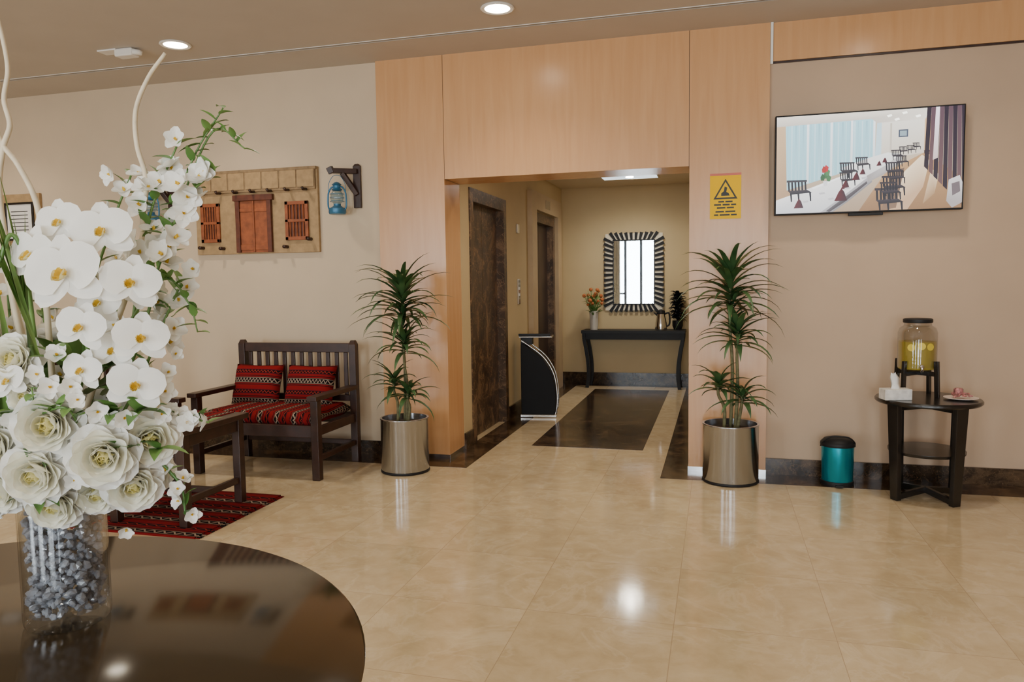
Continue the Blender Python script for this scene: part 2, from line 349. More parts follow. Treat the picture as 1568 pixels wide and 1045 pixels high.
# ------------------------------------------------------------------ bench / armchair
def cushion(name,w,d,h,c,mat,parent,ex=6,R=None,edge=.35):
    bm=bmesh.new(); n=16; top={}; bot={}
    for i in range(n+1):
        for j in range(n+1):
            u=-1+2*i/n; v=-1+2*j/n
            t=((1-abs(u)**ex)*(1-abs(v)**ex))**edge
            pu=u*(1-.06*(1-abs(v))*abs(u)); pv=v*(1-.06*(1-abs(u))*abs(v))
            top[i,j]=bm.verts.new((pu*w/2,pv*d/2,h/2*t))
            bot[i,j]=top[i,j] if (i in(0,n) or j in(0,n)) else bm.verts.new((pu*w/2,pv*d/2,-h/2*t))
    for i in range(n):
        for j in range(n):
            bm.faces.new((top[i,j],top[i+1,j],top[i+1,j+1],top[i,j+1]))
            q=[bot[i,j],bot[i,j+1],bot[i+1,j+1],bot[i+1,j]]
            try: bm.faces.new(q)
            except ValueError: pass
    o=finish(name,bm,mat,parent,True); o.location=c
    if R: o.rotation_euler=R
    return o
M_strY2=stripe_mat('woven_pillow_stripe','Y',.17,'X',.015)
def settle(name,loc,rz,W,Dp,pillows):
    e=empty(name,loc,rz); w=W/2; f=-Dp/2; b=Dp/2
    bm=bmesh.new()
    for s in(-1,1):
        addbox(bm,(s*(w-.03)-.03,b-.06,0),(s*(w-.03)+.03,b,.97))
        addbeam(bm,(s*(w-.03),b-.03,.965),(s*(w-.03),b-.03,1.0),.06,.06,.035,.035)
        addbox(bm,(s*(w-.03)-.03,f,0),(s*(w-.03)+.03,f+.06,.60))
        addbox(bm,(s*(w-.03)-.04,f-.03,.60),(s*(w-.03)+.04,b-.05,.635))
        addbox(bm,(s*(w-.03)-.015,f+.05,.33),(s*(w-.03)+.015,b-.05,.40))
        addbox(bm,(s*(w-.03)-.015,f+.05,.14),(s*(w-.03)+.015,b-.05,.18))
    addbox(bm,(-w+.05,b-.05,.90),(w-.05,b-.01,.975)); addbox(bm,(-w+.05,b-.05,.50),(w-.05,b-.015,.55))
    addbox(bm,(-w+.05,f+.01,.32),(w-.05,f+.05,.41)); addbox(bm,(-w+.05,b-.05,.32),(w-.05,b-.01,.41))
    addbox(bm,(-w+.05,b-.05,.14),(w-.05,b-.02,.18))
    n=int((W-.12)/.078)
    for i in range(n):
        xx=-w+.06+(W-.12)*(i+.5)/n; addbox(bm,(xx-.017,b-.04,.55),(xx+.017,b-.02,.90))
    finish('frame',bm,M_darkwood,e,bevel=.004)
    cushion('seat_cushion',W-.10,Dp-.06,.11,(0,-.01,.445),M_strX,e,ex=14,edge=.25)
    for i,px in enumerate(pillows):
        cushion('pillow_%d'%(i+1),.45,.34,.15,(px,b-.15,.635),M_strY2,e,ex=4,R=(rad(72),0,rad(random.uniform(-3,3))),edge=.5)
settle('wooden_bench',(-3.385,-.285,0),0,1.09,.69,[-.31,.18])
settle('wooden_armchair',(-4.14,-1.15,0),rad(90),.62,.6,[])
bm=bmesh.new(); addbox(bm,(-.44,-.45,0),(.44,.45,.012)); 
for s in(-1,1):
    for i in range(60):
        yy=-.44+.88*i/59; addbox(bm,(s*.44 if s>0 else -.47,yy-.003,.002),(.47 if s>0 else -.44,yy+.003,.006))
r=finish('woven_rug',bm,stripe_mat('rug_stripe','Y',.22,'X',.035,.75)); r.location=(-3.34,-1.50,0)
e=empty('coffee_table',(-3.33,-1.52,.0125))
bm=bmesh.new()
for sx in(-1,1):
    for sy in(-1,1): addbox(bm,(sx*.25-.028,sy*.27-.028,0),(sx*.25+.028,sy*.27+.028,.56))
    addbox(bm,(sx*.25-.015,-.25,.13),(sx*.25+.015,.25,.17)); addbox(bm,(sx*.25-.015,-.25,.48),(sx*.25+.015,.25,.56))
for sy in(-1,1): addbox(bm,(-.25,sy*.27-.015,.48),(.25,sy*.27+.015,.56))
addbox(bm,(-.25,-.015,.13),(.25,.015,.17))
addbox(bm,(-.30,-.33,.56),(.30,.33,.595)); finish('frame',bm,M_darkwood,e,bevel=.004)
box('table_runner',(-.2,-.10,.595),(.2,.31,.60),M_strX,e)

# ------------------------------------------------------------------ planters with dracaena
def leafm(name,c0,c1,sc_=3):
    m,nt,b=new_mat(name)
    tc=nt.nodes.new('ShaderNodeTexCoord'); no=nt.nodes.new('ShaderNodeTexNoise'); no.inputs['Scale'].default_value=sc_; nt.links.new(tc.outputs['Object'],no.inputs['Vector'])
    cr=nt.nodes.new('ShaderNodeValToRGB'); cr.color_ramp.elements[0].position=.35; cr.color_ramp.elements[1].position=.65
    cr.color_ramp.elements[0].color=(*c0,1); cr.color_ramp.elements[1].color=(*c1,1)
    nt.links.new(no.outputs['Fac'],cr.inputs['Fac']); nt.links.new(cr.outputs['Color'],b.inputs['Base Color']); setp(b,Roughness=.4)
    return m
M_leaf=leafm('dracaena_leaf',(.022,.068,.022),(.075,.155,.05),6)
M_leaf2=leafm('foliage_green',(.06,.16,.03),(.18,.32,.08),9)
M_bark=pmat('cane_bark',(.16,.15,.07),rough=.8,var=.3,scale=40)
M_soil=pmat('potting_soil',(.03,.02,.014),rough=.95,var=.5,scale=40,bump=.6)
def addleaf(bm,o,az,elv,L,W,droop,n=7,twist=0):
    o=Vector(o); d=Vector((math.cos(az),math.sin(az),0)); s=Vector((-math.sin(az),math.cos(az),0)); p=o.copy(); a=elv; prev=None
    for i in range(n+1):
        t=i/n; w=W*(.35+.65*min(t*4,1))*(1-t**2.2)+.0006
        dr=d*math.cos(a)+Vector((0,0,1))*math.sin(a); up=Vector((0,0,1))*math.cos(a)-d*math.sin(a)
        row=[bm.verts.new(p-s*w/2+up*w*.18),bm.verts.new(p),bm.verts.new(p+s*w/2+up*w*.18)]
        if prev:
            for k in(0,1): bm.faces.new((prev[k],prev[k+1],row[k+1],row[k]))
        prev=row; p=p+dr*L/n; a-=droop*(.4+1.2*t)/n
def planter(loc,rpot,hpot,htop,seed):
    random.seed(seed); e=empty('potted_dracaena',loc)
    lathe('steel_pot',[(.001,.005),(rpot-.012,.0),(rpot-.004,.012),(rpot,.02),(rpot,hpot-.012),(rpot+.004,hpot-.006),(rpot+.002,hpot),(rpot-.012,hpot),(rpot-.014,hpot-.08),(.001,hpot-.08)],M_steel,e,seg=96,cap=False)
    lathe('pot_base',[(rpot+.001,0),(rpot+.004,.004),(rpot+.004,.014),(rpot+.001,.018)],M_blackm,e,seg=64,cap=False)
    lathe('soil',[(.001,hpot-.03),(rpot*.5,hpot-.035),(rpot-.013,hpot-.045)],M_soil,e,cap=False)
    bc=bmesh.new(); bl=bmesh.new()
    zc=htop-.32
    canes=[((0,.01),zc,.45,64,.20,0,62),((.03,-.03),zc-.34,.33,30,.10,0,58),((-.045,-.02),hpot+.28,.27,22,.06,0,60),((.045,-.04),hpot+.20,.27,22,.06,0,60)]
    for (cx,cy),hz,L,n,sp,e0,e1 in canes:
        tx=cx*1.6+random.uniform(-.015,.015); ty=cy*1.5
        pts=[(cx,cy,hpot-.05),(cx*1.2+.01,cy,hpot+(hz-hpot)*.4),(tx-.005,ty,hpot+(hz-hpot)*.75),(tx,ty,hz+.04)]
        addtube(bc,smoothpts(pts,4),.013,8,.009)
        for i in range(n):
            t=i/n; az=i*2.399+random.uniform(-.2,.2)
            z=hz-sp*.8+sp*t*1.2
            elv=rad(e0+e1*t+random.uniform(-12,12)); LL=L*(1.0-.12*t)*random.uniform(.85,1.12)
            if math.sin(az)>.35: LL*=.6
            addleaf(bl,(tx,ty,z),az,elv,LL,.048,rad(random.uniform(55,110)))
    for i in range(12):
        z=zc-.34+.26*i/12; addleaf(bl,(0.01,.0,z),i*2.4,rad(45+random.uniform(-15,15)),.24,.036,rad(85))
    for v in bl.verts:
        if v.co.y+loc[1]>yf-.012: v.co.y=yf-.012-loc[1]-random.uniform(0,.004)
    finish('canes',bc,M_bark,e,True); finish('leaves',bl,M_leaf,e,True)
planter((.095,.02,.002),.195,.42,1.72,3)
planter((-2.34,-.19,.002),.185,.42,1.66,11)

# ------------------------------------------------------------------ trash bin
M_teal=pmat('teal_metallic',(.0,.32,.42),rough=.25,metal=.7,var=.05)
e=empty('pedal_trash_bin',(.82,.08,.002))
lathe('body',[(.001,.02),(.100,.02),(.103,.03),(.108,.28),(.001,.28)],M_teal,e,cap=False)
lathe('base_ring',[(.001,0),(.108,0),(.110,.01),(.108,.03),(.10,.034)],M_blackm,e,cap=False)
lathe('lid',[(.113,.275),(.116,.285),(.114,.30),(.09,.325),(.05,.335),(.001,.338)],M_blackm,e,cap=False)
box('pedal',(-.025,-.135,.008),(.025,-.10,.018),M_blackm,e,.003)
tube('carry_handle',[(-.112,0,.27),(-.10,-.05,.31),(-.06,-.07,.345),(.0,-.075,.352),(.06,-.07,.345),(.10,-.05,.31),(.112,0,.27)],.005,M_blackm,e)

# ------------------------------------------------------------------ side table + items
e=empty('round_side_table',(1.33,-.13,0)); zt=.66
lathe('top',[(.001,zt-.03),(.305,zt-.03),(.315,zt-.02),(.315,zt-.008),(.308,zt),(.001,zt)],M_black,e,seg=64,cap=False)
bm=bmesh.new()
for k in range(4):
    a=rad(45+90*k-14); c,s=math.cos(a),math.sin(a)
    addbeam(bm,(.235*c,.235*s,0),(.262*c,.262*s,zt-.03),.035,.06,.035,.09,up=(-s,c,0))
    addbeam(bm,(.24*c,.24*s,.02),(0,0,.05),.03,.04,.03,.04,up=(0,0,1))
    addbeam(bm,(.25*c,.25*s,zt-.05),(0,0,zt-.05),.03,.04,.03,.04,up=(0,0,1))
finish('legs',bm,M_black,e,bevel=.003)
lathe('lower_shelf',[(.001,.30),(.225,.30),(.23,.308),(.23,.32),(.001,.325)],M_black,e,seg=48,cap=False)
e=empty('drink_dispenser',(1.29,.0,zt))
bm=bmesh.new()
for k in range(4):
    a=rad(45+90*k); c,s=math.cos(a),math.sin(a); addbeam(bm,(.145*c,.145*s,0),(.135*c,.135*s,.235),.03,.02,up=(-s,c,0))
addbeam(bm,(-.095,-.095,.15),(.095,.095,.15),.02,.03,up=(0,0,1)); addbeam(bm,(-.095,.095,.15),(.095,-.095,.15),.02,.03,up=(0,0,1))
finish('wooden_stand',bm,M_black,e,bevel=.002)
lathe('glass_jar',[(.001,.167),(.10,.167),(.118,.185),(.12,.22),(.12,.42),(.11,.45),(.085,.468),(.082,.485),(.08,.485),(.083,.465),(.107,.447),(.117,.42),(.117,.19),(.001,.172)],M_glass,e,seg=48,cap=False)
m,nt,b=new_mat('lemon_water'); setp(b,Base_Color=(.55,.43,.05,1),Roughness=.3,Specular_IOR_Level=.15); M_lem=m
tr=nt.nodes.new('ShaderNodeBsdfTransparent'); tr.inputs[0].default_value=(.92,.80,.38,1); mx=nt.nodes.new('ShaderNodeMixShader'); mx.inputs[0].default_value=.4
nt.links.new(b.outputs[0],mx.inputs[1]); nt.links.new(tr.outputs[0],mx.inputs[2]); nt.links.new(mx.outputs[0],nt.nodes['Material Output'].inputs[0])
lathe('lemon_water',[(.001,.175),(.113,.178),(.115,.19),(.115,.36),(.001,.36)],M_lem,e,seg=48,cap=False)
M_lemon=pmat('lemon_slice',(.85,.66,.05),rough=.5)
bm=bmesh.new()
for a,z in((-90,.335),(-120,.325),(-62,.33)):
    c,s=math.cos(rad(a)),math.sin(rad(a)); M=Matrix.Translation((.1165*c,.1165*s,z))@Matrix.Rotation(rad(a),4,'Z')@Matrix.Rotation(rad(90),4,'Y')
    bmesh.ops.create_cone(bm,segments=16,radius1=.024,radius2=.024,depth=.003,cap_ends=True,matrix=M)
finish('lemon_slices',bm,M_lemon,e)
lathe('lid',[(.001,.485),(.088,.485),(.09,.49),(.09,.508),(.08,.514),(.001,.516)],M_blackm,e,cap=False)
bm=bmesh.new(); addtube(bm,[(0,-.11,.20),(0,-.145,.20)],.012,10); addtube(bm,[(0,-.14,.215),(0,-.14,.165)],.009,10); finish('tap',bm,M_chrome,e,True)
e=empty('tissue_box',(1.115,-.235,zt),rad(12))
box('carton',(-.085,-.05,0),(.085,.05,.07),pmat('carton_print',(.72,.70,.66),rough=.5,var=.2,scale=30),e,.004)
bm=bmesh.new(); prev=None
for j in range(4):
    rr=[.028,.020,.026,.016][j]; row=[bm.verts.new((rr*math.cos(k*math.pi/4)*(1+.45*math.sin(k*2.3+j))-.006*j,.5*rr*math.sin(k*math.pi/4),.068+.034*j+.03*math.sin(k*3.1)*(j>1))) for k in range(8)]
    if prev:
        for k in range(8): bm.faces.new((prev[k],prev[(k+1)%8],row[(k+1)%8],row[k]))
    prev=row
finish('tissue',bm,pmat('tissue_paper',(.85,.85,.83),rough=.9,var=.02),e,True)
e=empty('candy_plate',(1.51,-.18,zt))
lathe('plate',[(.001,.002),(.06,.002),(.10,.012),(.10,.015),(.06,.006),(.001,.006)],pmat('plate_pink',(.75,.62,.55),rough=.3),e,cap=False)
M_pink=pmat('pink_wrapper',(.40,.16,.15),rough=.35,var=.7,scale=60)
bm=bmesh.new()
for i in range(14):
    M=Matrix.Translation((random.uniform(-.05,.05),random.uniform(-.04,.04),random.uniform(.015,.04)))@Matrix.Rotation(random.uniform(0,3),4,'Z')@Matrix.Diagonal((1.8,1,.8,1))
    bmesh.ops.create_icosphere(bm,subdivisions=1,radius=.010,matrix=M)
finish('candies',bm,M_pink,e)
lathe('candy_jar',[(.001,.03),(.026,.03),(.028,.035),(.028,.065),(.02,.072),(.001,.073)],M_pink,e,c=(-.01,.02,0),cap=False,seg=20)

# ------------------------------------------------------------------ TV (flat picture on the panel)
e=empty('wall_television',(.985,YW-.09,2.247),0); tw,th=1.20,.695
box('bezel',(-tw/2,-.02,-th/2),(tw/2,.03,th/2),M_blackm,e,.004)
box('wall_mount',(-.25,.03,-.2),(.25,.088,.2),M_blackm,e)
box('ir_receiver_bar',(-.11,-.018,-th/2-.02),(.11,.01,-th/2-.001),M_blackm,e,.003)
sw,sh=tw-.022,th-.022
bt=bmesh.new(); cl=bt.loops.layers.float_color.new('pic'); lay=[0]
def tp(pts,c,c2=None):
    """polygon in screen fractions; c2 = colour at last half of the corners (soft gradient)"""
    lay[0]+=1; yy=-.0205-.00003*lay[0]
    vs=[bt.verts.new((-sw/2+sw*min(1,max(0,u)),yy,sh/2-sh*min(1,max(0,v)))) for u,v in pts]; f=bt.faces.new(vs)
    for i,lp in enumerate(f.loops): lp[cl]=(*((c2 if (c2 and i>=len(pts)/2) else c)),1)
def trc(u0,v0,u1,v1,c,c2=None): tp([(u0,v0),(u1,v0),(u1,v1),(u0,v1)],c,c2)
trc(0,0,1,1,(.80,.68,.52),(.40,.28,.18))
tp([(0,0),(.10,0),(.10,.8),(0,.9)],(.75,.52,.30),(.45,.28,.15))
tp([(.05,.09),(.53,.07),(.53,.52),(.06,.76)],(.45,.80,.92),(.36,.66,.74))
for i in range(22):
    u=.06+i*.0215; wd=.004+.006*((i*7)%3)/2; bt_=.75-.235*(u-.06)/.47
    tp([(u,.09),(u+wd,.09),(u+wd*1.2,bt_),(u,bt_)],(.66,.93,1.02) if i%2 else (.34,.64,.75),(.48,.75,.83))
for u in(.17,.30,.41,.53): tp([(u,.08),(u+.012,.08),(u+.012,.75-.23*(u-.06)/.47),(u,.75-.23*(u-.06)/.47)],(1.1,1.15,1.2),(.8,.85,.86))
tp([(0,0),(.84,0),(.80,.11),(.55,.12),(.52,.075),(0,.10)],(.98,.90,.78),(.72,.66,.58))
for u,v in((.60,.05),(.68,.03),(.64,.09),(.75,.07)): tp([(u,v),(u+.025,v-.01),(u+.03,v+.01),(u+.008,v+.02)],(1.8,1.8,1.6))
tp([(.55,.12),(.80,.11),(.80,.44),(.54,.50)],(.98,.93,.82),(.75,.66,.54))
tp([(.55,.12),(.575,.12),(.575,.5),(.54,.52)],(.60,.80,.88)); tp([(.62,.13),(.63,.13),(.63,.46),(.62,.46)],(.65,.58,.48))
trc(.665,.20,.715,.275,(.06,.08,.12)); trc(.672,.212,.708,.263,(.30,.40,.45))
tp([(.80,.11),(.86,.05),(.84,.48),(.80,.45)],(.80,.50,.26),(.55,.32,.15))
tp([(.60,.62),(.80,.44),(1,.70),(1,1),(.46,1)],(.52,.30,.14),(.28,.15,.07))
tp([(.70,.62),(.79,.46),(.83,.52),(.80,.78),(.72,1),(.62,1)],(1.0,.80,.55),(.60,.38,.22))
tp([(.84,.60),(.88,.66),(.86,.85),(.80,.95)],(.9,.68,.44),(.4,.24,.12))
tp([(.66,.60),(.70,.58),(.66,.98),(.58,1)],(.16,.10,.07),(.22,.13,.08))
tp([(-.01,.86),(.20,.74),(.42,.60),(.52,.64),(.36,.86),(.25,1),(-.01,1)],(.98,.97,.94),(.66,.67,.70))
tp([(.25,1),(.36,.86),(.52,.64),(.53,.71),(.40,.90),(.32,1)],(.45,.43,.45),(.24,.23,.24))
tp([(.36,.555),(.50,.47),(.61,.42),(.68,.44),(.60,.55),(.50,.645),(.42,.60)],(.98,.97,.94),(.80,.79,.78))
tp([(.60,.55),(.68,.44),(.685,.50),(.60,.63),(.51,.71),(.50,.645)],(.52,.5,.5),(.35,.32,.31))
tp([(.20,.74),(.42,.60),(.425,.615),(.21,.757)],(1.15,1.15,1.12))
tp([(.28,.99),(.37,.87),(.50,.70),(.505,.72),(.385,.90),(.30,1)],(.10,.09,.10),(.06,.05,.06))
def chair(u,v,s,fl=1):
    K=(.010,.010,.018); K2=(.045,.035,.045)
    for k in range(6): tp([(u+fl*k*s*.17,v+.02*s*k),(u+fl*(k*s*.17+s*.09),v+.02*s*k),(u+fl*(k*s*.17+s*.12),v+s*1.0),(u+fl*(k*s*.17+.03*s),v+s*1.02)],K)
    tp([(u-fl*.05*s,v-.04*s),(u+fl*s*.98,v-.0*s),(u+fl*s*.98,v+.18*s),(u-fl*.05*s,v+.16*s)],K,K2)
    tp([(u,v+s*.95),(u+fl*s*1.0,v+s*.92),(u+fl*s*1.25,v+s*1.2),(u+fl*.2*s,v+s*1.32)],K2,K)
    for dx in(.12,.5,1.1): tp([(u+fl*dx*s,v+s*1.2),(u+fl*(dx+.10)*s,v+s*1.2),(u+fl*(dx+.12)*s,v+s*2.0),(u+fl*(dx+.05)*s,v+s*2.0)],K)
for c in((.065,.66,.11,1),(.355,.50,.08,1),(.44,.455,.065,1),(.355,.60,.07,1),(.63,.40,.05,1),(.71,.36,.04,1),(.67,.37,.04,1),(.60,.52,.08,1),(.585,.66,.10,1),(.655,.46,.055,1),(.55,.78,.12,1),(.80,.42,.03,1),(.93,.80,.08,1),(.74,.34,.035,1),(.62,.60,.07,1),(.575,.72,.09,1)): chair(*c)
for u,v,s in((.10,.85,1),(.325,.76,1.3),(.36,.68,.9),(.42,.605,.8),(.46,.57,.6),(.58,.47,.5),(.55,.50,.5)):
    tp([(u,v+.10*s),(u+.018*s,v+.03*s),(u+.03*s,v),(u+.042*s,v+.03*s),(u+.055*s,v+.10*s)],(.09,.008,.015),(.03,.01,.02))
for u,v in((.15,.88),(.24,.80),(.29,.86),(.38,.76),(.47,.66)): tp([(u,v),(u+.03,v-.008),(u+.035,v+.01),(u+.005,v+.018)],(.6,.58,.6))
for du,dv,c in((0,0,(.04,.14,.05)),(.012,-.03,(.06,.20,.07)),(-.015,.02,(.03,.10,.04)),(.018,.03,(.05,.16,.06)),(.004,-.07,(.5,.02,.03)),(-.008,-.06,(.4,.02,.02))):
    tp([(.262+du,.62+dv),(.272+du,.585+dv),(.288+du,.61+dv),(.283+du,.655+dv),(.265+du,.655+dv)],c)
tp([(.262,.68),(.288,.68),(.284,.73),(.266,.73)],(.8,.8,.8))
for i in range(9): tp([(.81+i*.022,0),(.832+i*.022,0),(.822+i*.025,.62+i*.05),(.80+i*.025,.58+i*.05)],(.10,.055,.075) if i%2 else (.02,.012,.026),(.13,.07,.07) if i%2 else (.02,.012,.022))
tp([(.855,0),(.875,0),(.87,.50),(.845,.52)],(1.1,1.0,1.1),(.7,.55,.5))
tp([(.93,.72),(.985,.68),(1,.75),(1,.95),(.95,1),(.92,.93)],(.70,.66,.64),(.4,.36,.35)); tp([(.945,.76),(.985,.74),(.99,.84),(.95,.88)],(.15,.12,.13))
me=bpy.data.meshes.new('screen_picture'); bt.to_mesh(me); bt.free()
o=bpy.data.objects.new('screen_picture',me); sc.collection.objects.link(o); o.parent=e
m,nt,b=new_mat('screen_picture'); at=nt.nodes.new('ShaderNodeAttribute'); at.attribute_name='pic'
setp(b,Base_Color=(.01,.01,.01,1),Roughness=.35); nt.links.new(at.outputs['Color'],b.inputs['Emission Color']); b.inputs['Emission Strength'].default_value=1.7
me.materials.append(m)

# ------------------------------------------------------------------ warning sign
e=empty('warning_sign',(.05,yf-.001,2.06))
M_yel=pmat('sign_yellow',(.95,.56,.0),rough=.6,var=.02,spec=.1); M_ink=pmat('sign_ink',(.02,.02,.02),rough=.5); M_red=pmat('sign_red',(.6,.12,.07),rough=.4)
box('board',(-.110,-.004,-.165),(.110,0,.165),M_yel,e); box('header',(-.110,-.005,.149),(.110,-.004,.165),M_red,e)
def signpoly(name,pts,mat,d=-.0052):
    bm=bmesh.new(); bm.faces.new([bm.verts.new((u,d,v)) for u,v in pts]); return finish(name,bm,mat,e)
signpoly('triangle',[(-.085,-.022),(.085,-.022),(0,.125)],M_ink); signpoly('triangle_inner',[(-.065,-.010),(.065,-.010),(0,.103)],M_yel,-.0056)
signpoly('hand_symbol',[(-.03,.002),(.03,.002),(.022,.02),(.006,.03),(.012,.06),(-.006,.07),(-.012,.035),(-.03,.02)],M_ink,-.006)
boxes('text_lines',[((x0,-.0053,z0),(x1,-.004,z0+.011)) for x0,x1,z0 in((-.05,-.01,-.046),(.0,.05,-.046),(-.08,-.03,-.068),(-.02,.03,-.068),(.04,.075,-.068),(-.06,0,-.090),(.01,.06,-.090),(-.07,-.01,-.118),(.0,.07,-.118),(-.08,-.05,-.142),(-.04,.03,-.142),(.04,.08,-.142))],M_ink,e)

# ------------------------------------------------------------------ wall art: miniature door facade
e=empty('carved_door_wall_art',(-3.875,YW,2.095))
M_sand=pmat('sand_board',(.38,.25,.12),rough=.7,var=.15,scale=20); M_beam=pmat('grey_brown_beam',(.26,.17,.085),rough=.7,var=.25,scale=20)
M_orw=pmat('orange_wood',(.28,.075,.022),rough=.5,var=.3,scale=18); M_orwd=pmat('dark_orange_wood',(.11,.028,.011),rough=.5,var=.3,scale=18)
box('board',(-.605,-.03,-.36),(.605,0,.36),M_sand,e,.004)
boxes('top_beam',[((-.59,-.05,.17),(.59,-.03,.34)),((-.605,-.055,.335),(.605,-.03,.36))],M_beam,e,.003)
boxes('beam_planks',[((-.58+i*.168,-.056,.19),(-.58+i*.168+.155,-.05,.335)) for i in range(7)],M_sand,e,.006)
bm=bmesh.new()
for i in range(7):
    xx=-.50+i*.168; addtube(bm,[(xx,-.05,.17),(xx,-.10,.165),(xx,-.115,.18)],.012,8)
for xx,zz in((-.33,-.31),(.30,-.31),(-.54,-.30),(.53,-.25)): addtube(bm,[(xx,-.03,zz),(xx,-.09,zz)],.015,8)
finish('pegs',bm,M_darkwood,e,True)
def shutter(x0,x1,z0,z1,name):
    boxes(name+'_frame',[((x0,-.05,z0),(x0+.03,-.03,z1)),((x1-.03,-.05,z0),(x1,-.03,z1)),((x0,-.05,z1-.03),(x1,-.03,z1)),((x0,-.05,z0),(x1,-.03,z0+.03)),((x0,-.05,(z0+z1)/2-.012),(x1,-.03,(z0+z1)/2+.012))],M_orw,e,.003)
    box(name+'_panel',(x0+.02,-.036,z0+.02),(x1-.02,-.03,z1-.02),M_orwd,e)
    bm=bmesh.new()
    n=5
    for i in range(n):
        xx=x0+.03+(x1-x0-.06)*(i+.5)/n
        addtube(bm,[(xx,-.042,z0+.03),(xx,-.042,z1-.03)],.006,6)
    finish(name+'_bars',bm,M_orw,e)
shutter(-.545,-.355,-.255,.085,'left_shutter'); shutter(.295,.515,-.255,.075,'right_shutter')
x0,x1,z0,z1=-.165,.145,-.35,.145
boxes('door_frame',[((x0-.02,-.06,z0),(x0+.02,-.03,z1)),((x1-.02,-.06,z0),(x1+.02,-.03,z1)),((x0-.04,-.065,z1-.05),(x1+.04,-.03,z1))],M_orwd,e,.003)
boxes('door_leaves',[((x0+.02,-.045,z0),(-.013,-.03,z1-.05)),((-.007,-.045,z0),(x1-.02,-.03,z1-.05))],M_orw,e,.003)
boxes('door_battens',[((x0+.02,-.052,z0+.02),(-.02,-.045,z0+.07)),((0,-.052,z0+.02),(x1-.02,-.045,z0+.07)),((x0+.02,-.052,.0),(-.02,-.045,.03)),((0,-.052,.0),(x1-.02,-.045,.03)),((-.018,-.056,z0),(-.002,-.045,z1-.05))],M_orw,e,.003)

# ------------------------------------------------------------------ lanterns on brackets
M_blue=pmat('blue_enamel',(.04,.17,.30),rough=.35,metal=.3)
M_hurr=thin_glass('lantern_glass',(.75,.88,.95),.15)
def lantern(x):
    e=empty('hanging_lantern',(x,YW,2.15))
    bm=bmesh.new()
    addbox(bm,(.09,-.03,-.06),(.155,0,.29)); addbeam(bm,(.1225,-.015,.285),(.1225,-.015,.305),.065,.03,.03,.02)
    addbeam(bm,(.125,-.03,.24),(-.04,-.14,.24),.05,.04,up=(0,0,1)); addbeam(bm,(.125,-.03,.05),(.03,-.10,.225),.04,.04)
    addbeam(bm,(-.04,-.14,.22),(-.06,-.15,.27),.05,.04)
    finish('wooden_bracket',bm,M_darkwood,e,bevel=.004)
    cx,cy=-.01,-.125
    lathe('fuel_tank',[(.001,-.115),(.065,-.115),(.072,-.10),(.07,-.07),(.045,-.055),(.03,-.045),(.03,-.03),(.001,-.03)],M_blue,e,c=(cx,cy,0),seg=28,cap=False)
    lathe('globe',[(.03,-.03),(.05,-.005),(.055,.02),(.048,.055),(.033,.08)],M_hurr,e,c=(cx,cy,0),seg=28,cap=False)
    lathe('chimney',[(.035,.078),(.045,.085),(.03,.10),(.03,.12),(.042,.125),(.02,.145),(.001,.15)],M_blue,e,c=(cx,cy,0),seg=28,cap=False)
    bm=bmesh.new()
    for s in(-1,1):
        addtube(bm,smoothpts([(cx+s*.06,cy,-.09),(cx+s*.082,cy,-.05),(cx+s*.08,cy,.05),(cx+s*.055,cy,.10),(cx+s*.03,cy,.112)],4),.007,8)
    addtube(bm,smoothpts([(cx-.08,cy,.05),(cx-.075,cy,.13),(cx-.04,cy,.19),(cx,cy,.205),(cx+.04,cy,.19),(cx+.075,cy,.13),(cx+.08,cy,.05)],4),.0025,6)
    for k in range(3): addtube(bm,[(cx+.058*math.cos(a*math.pi/8),cy+.058*math.sin(a*math.pi/8),-.01+.03*k) for a in range(17)],.002,5)
    finish('wire_guard',bm,M_blue,e,True)
lantern(-3.03); lantern(-4.86)
e=empty('framed_certificate',(-6.45,YW,2.11))
box('wood_board',(-.25,-.03,-.24),(.25,0,.25),M_sand,e,.004)
boxes('frame',[((-.16,-.045,-.19),(.18,-.03,-.17)),((-.16,-.045,.15),(.18,-.03,.17)),((-.16,-.045,-.17),(-.14,-.03,.15)),((.16,-.045,-.17),(.18,-.03,.15))],M_black,e,.002)
box('paper',(-.14,-.036,-.17),(.16,-.03,.15),M_white,e); boxes('print_lines',[((-.09,-.037,.08-i*.035),(.11,-.036,.088-i*.035)) for i in range(6)],M_ink,e)

# ------------------------------------------------------------------ corridor objects
e=empty('console_table',(-1.1,4.78,.002))
bm=bmesh.new(); addbox(bm,(-.69,-.19,.745),(.69,.19,.785)); addbox(bm,(-.62,-.165,.66),(.62,-.145,.745)); addbox(bm,(-.62,.145,.66),(.62,.165,.745))
for s in(-1,1):
    addbox(bm,(s*.62-.015,-.16,.66),(s*.62+.015,.16,.745))
    for yy in(-.15,.15):
        P=smoothpts([(s*.66,yy,.745),(s*.655,yy,.66),(s*.625,yy,.5),(s*.60,yy,.3),(s*.60,yy,.12),(s*.62,yy,.0)],4)
        for a,b in zip(P,P[1:]): addbeam(bm,a,b,.045,.045)
finish('table_body',bm,M_blackm,e)
e=empty('wall_mirror',(-1.12,5.0,1.57))
mw,mh=.41,.545; iw,ih=.275,.435
m,nt,b=new_mat('mirror_silver'); setp(b,Base_Color=(.80,.86,.88,1),Metallic=1,Roughness=.01)
M_leafs=pmat('silver_leaf',(.80,.72,.55),rough=.45,var=.1)
box('backing',(-mw+.012,-.02,-mh+.012),(mw-.012,0,mh-.012),M_leafs,e,.02); box('glass',(-iw,-.026,-ih),(iw,-.02,ih),m,e)
bk=bmesh.new()
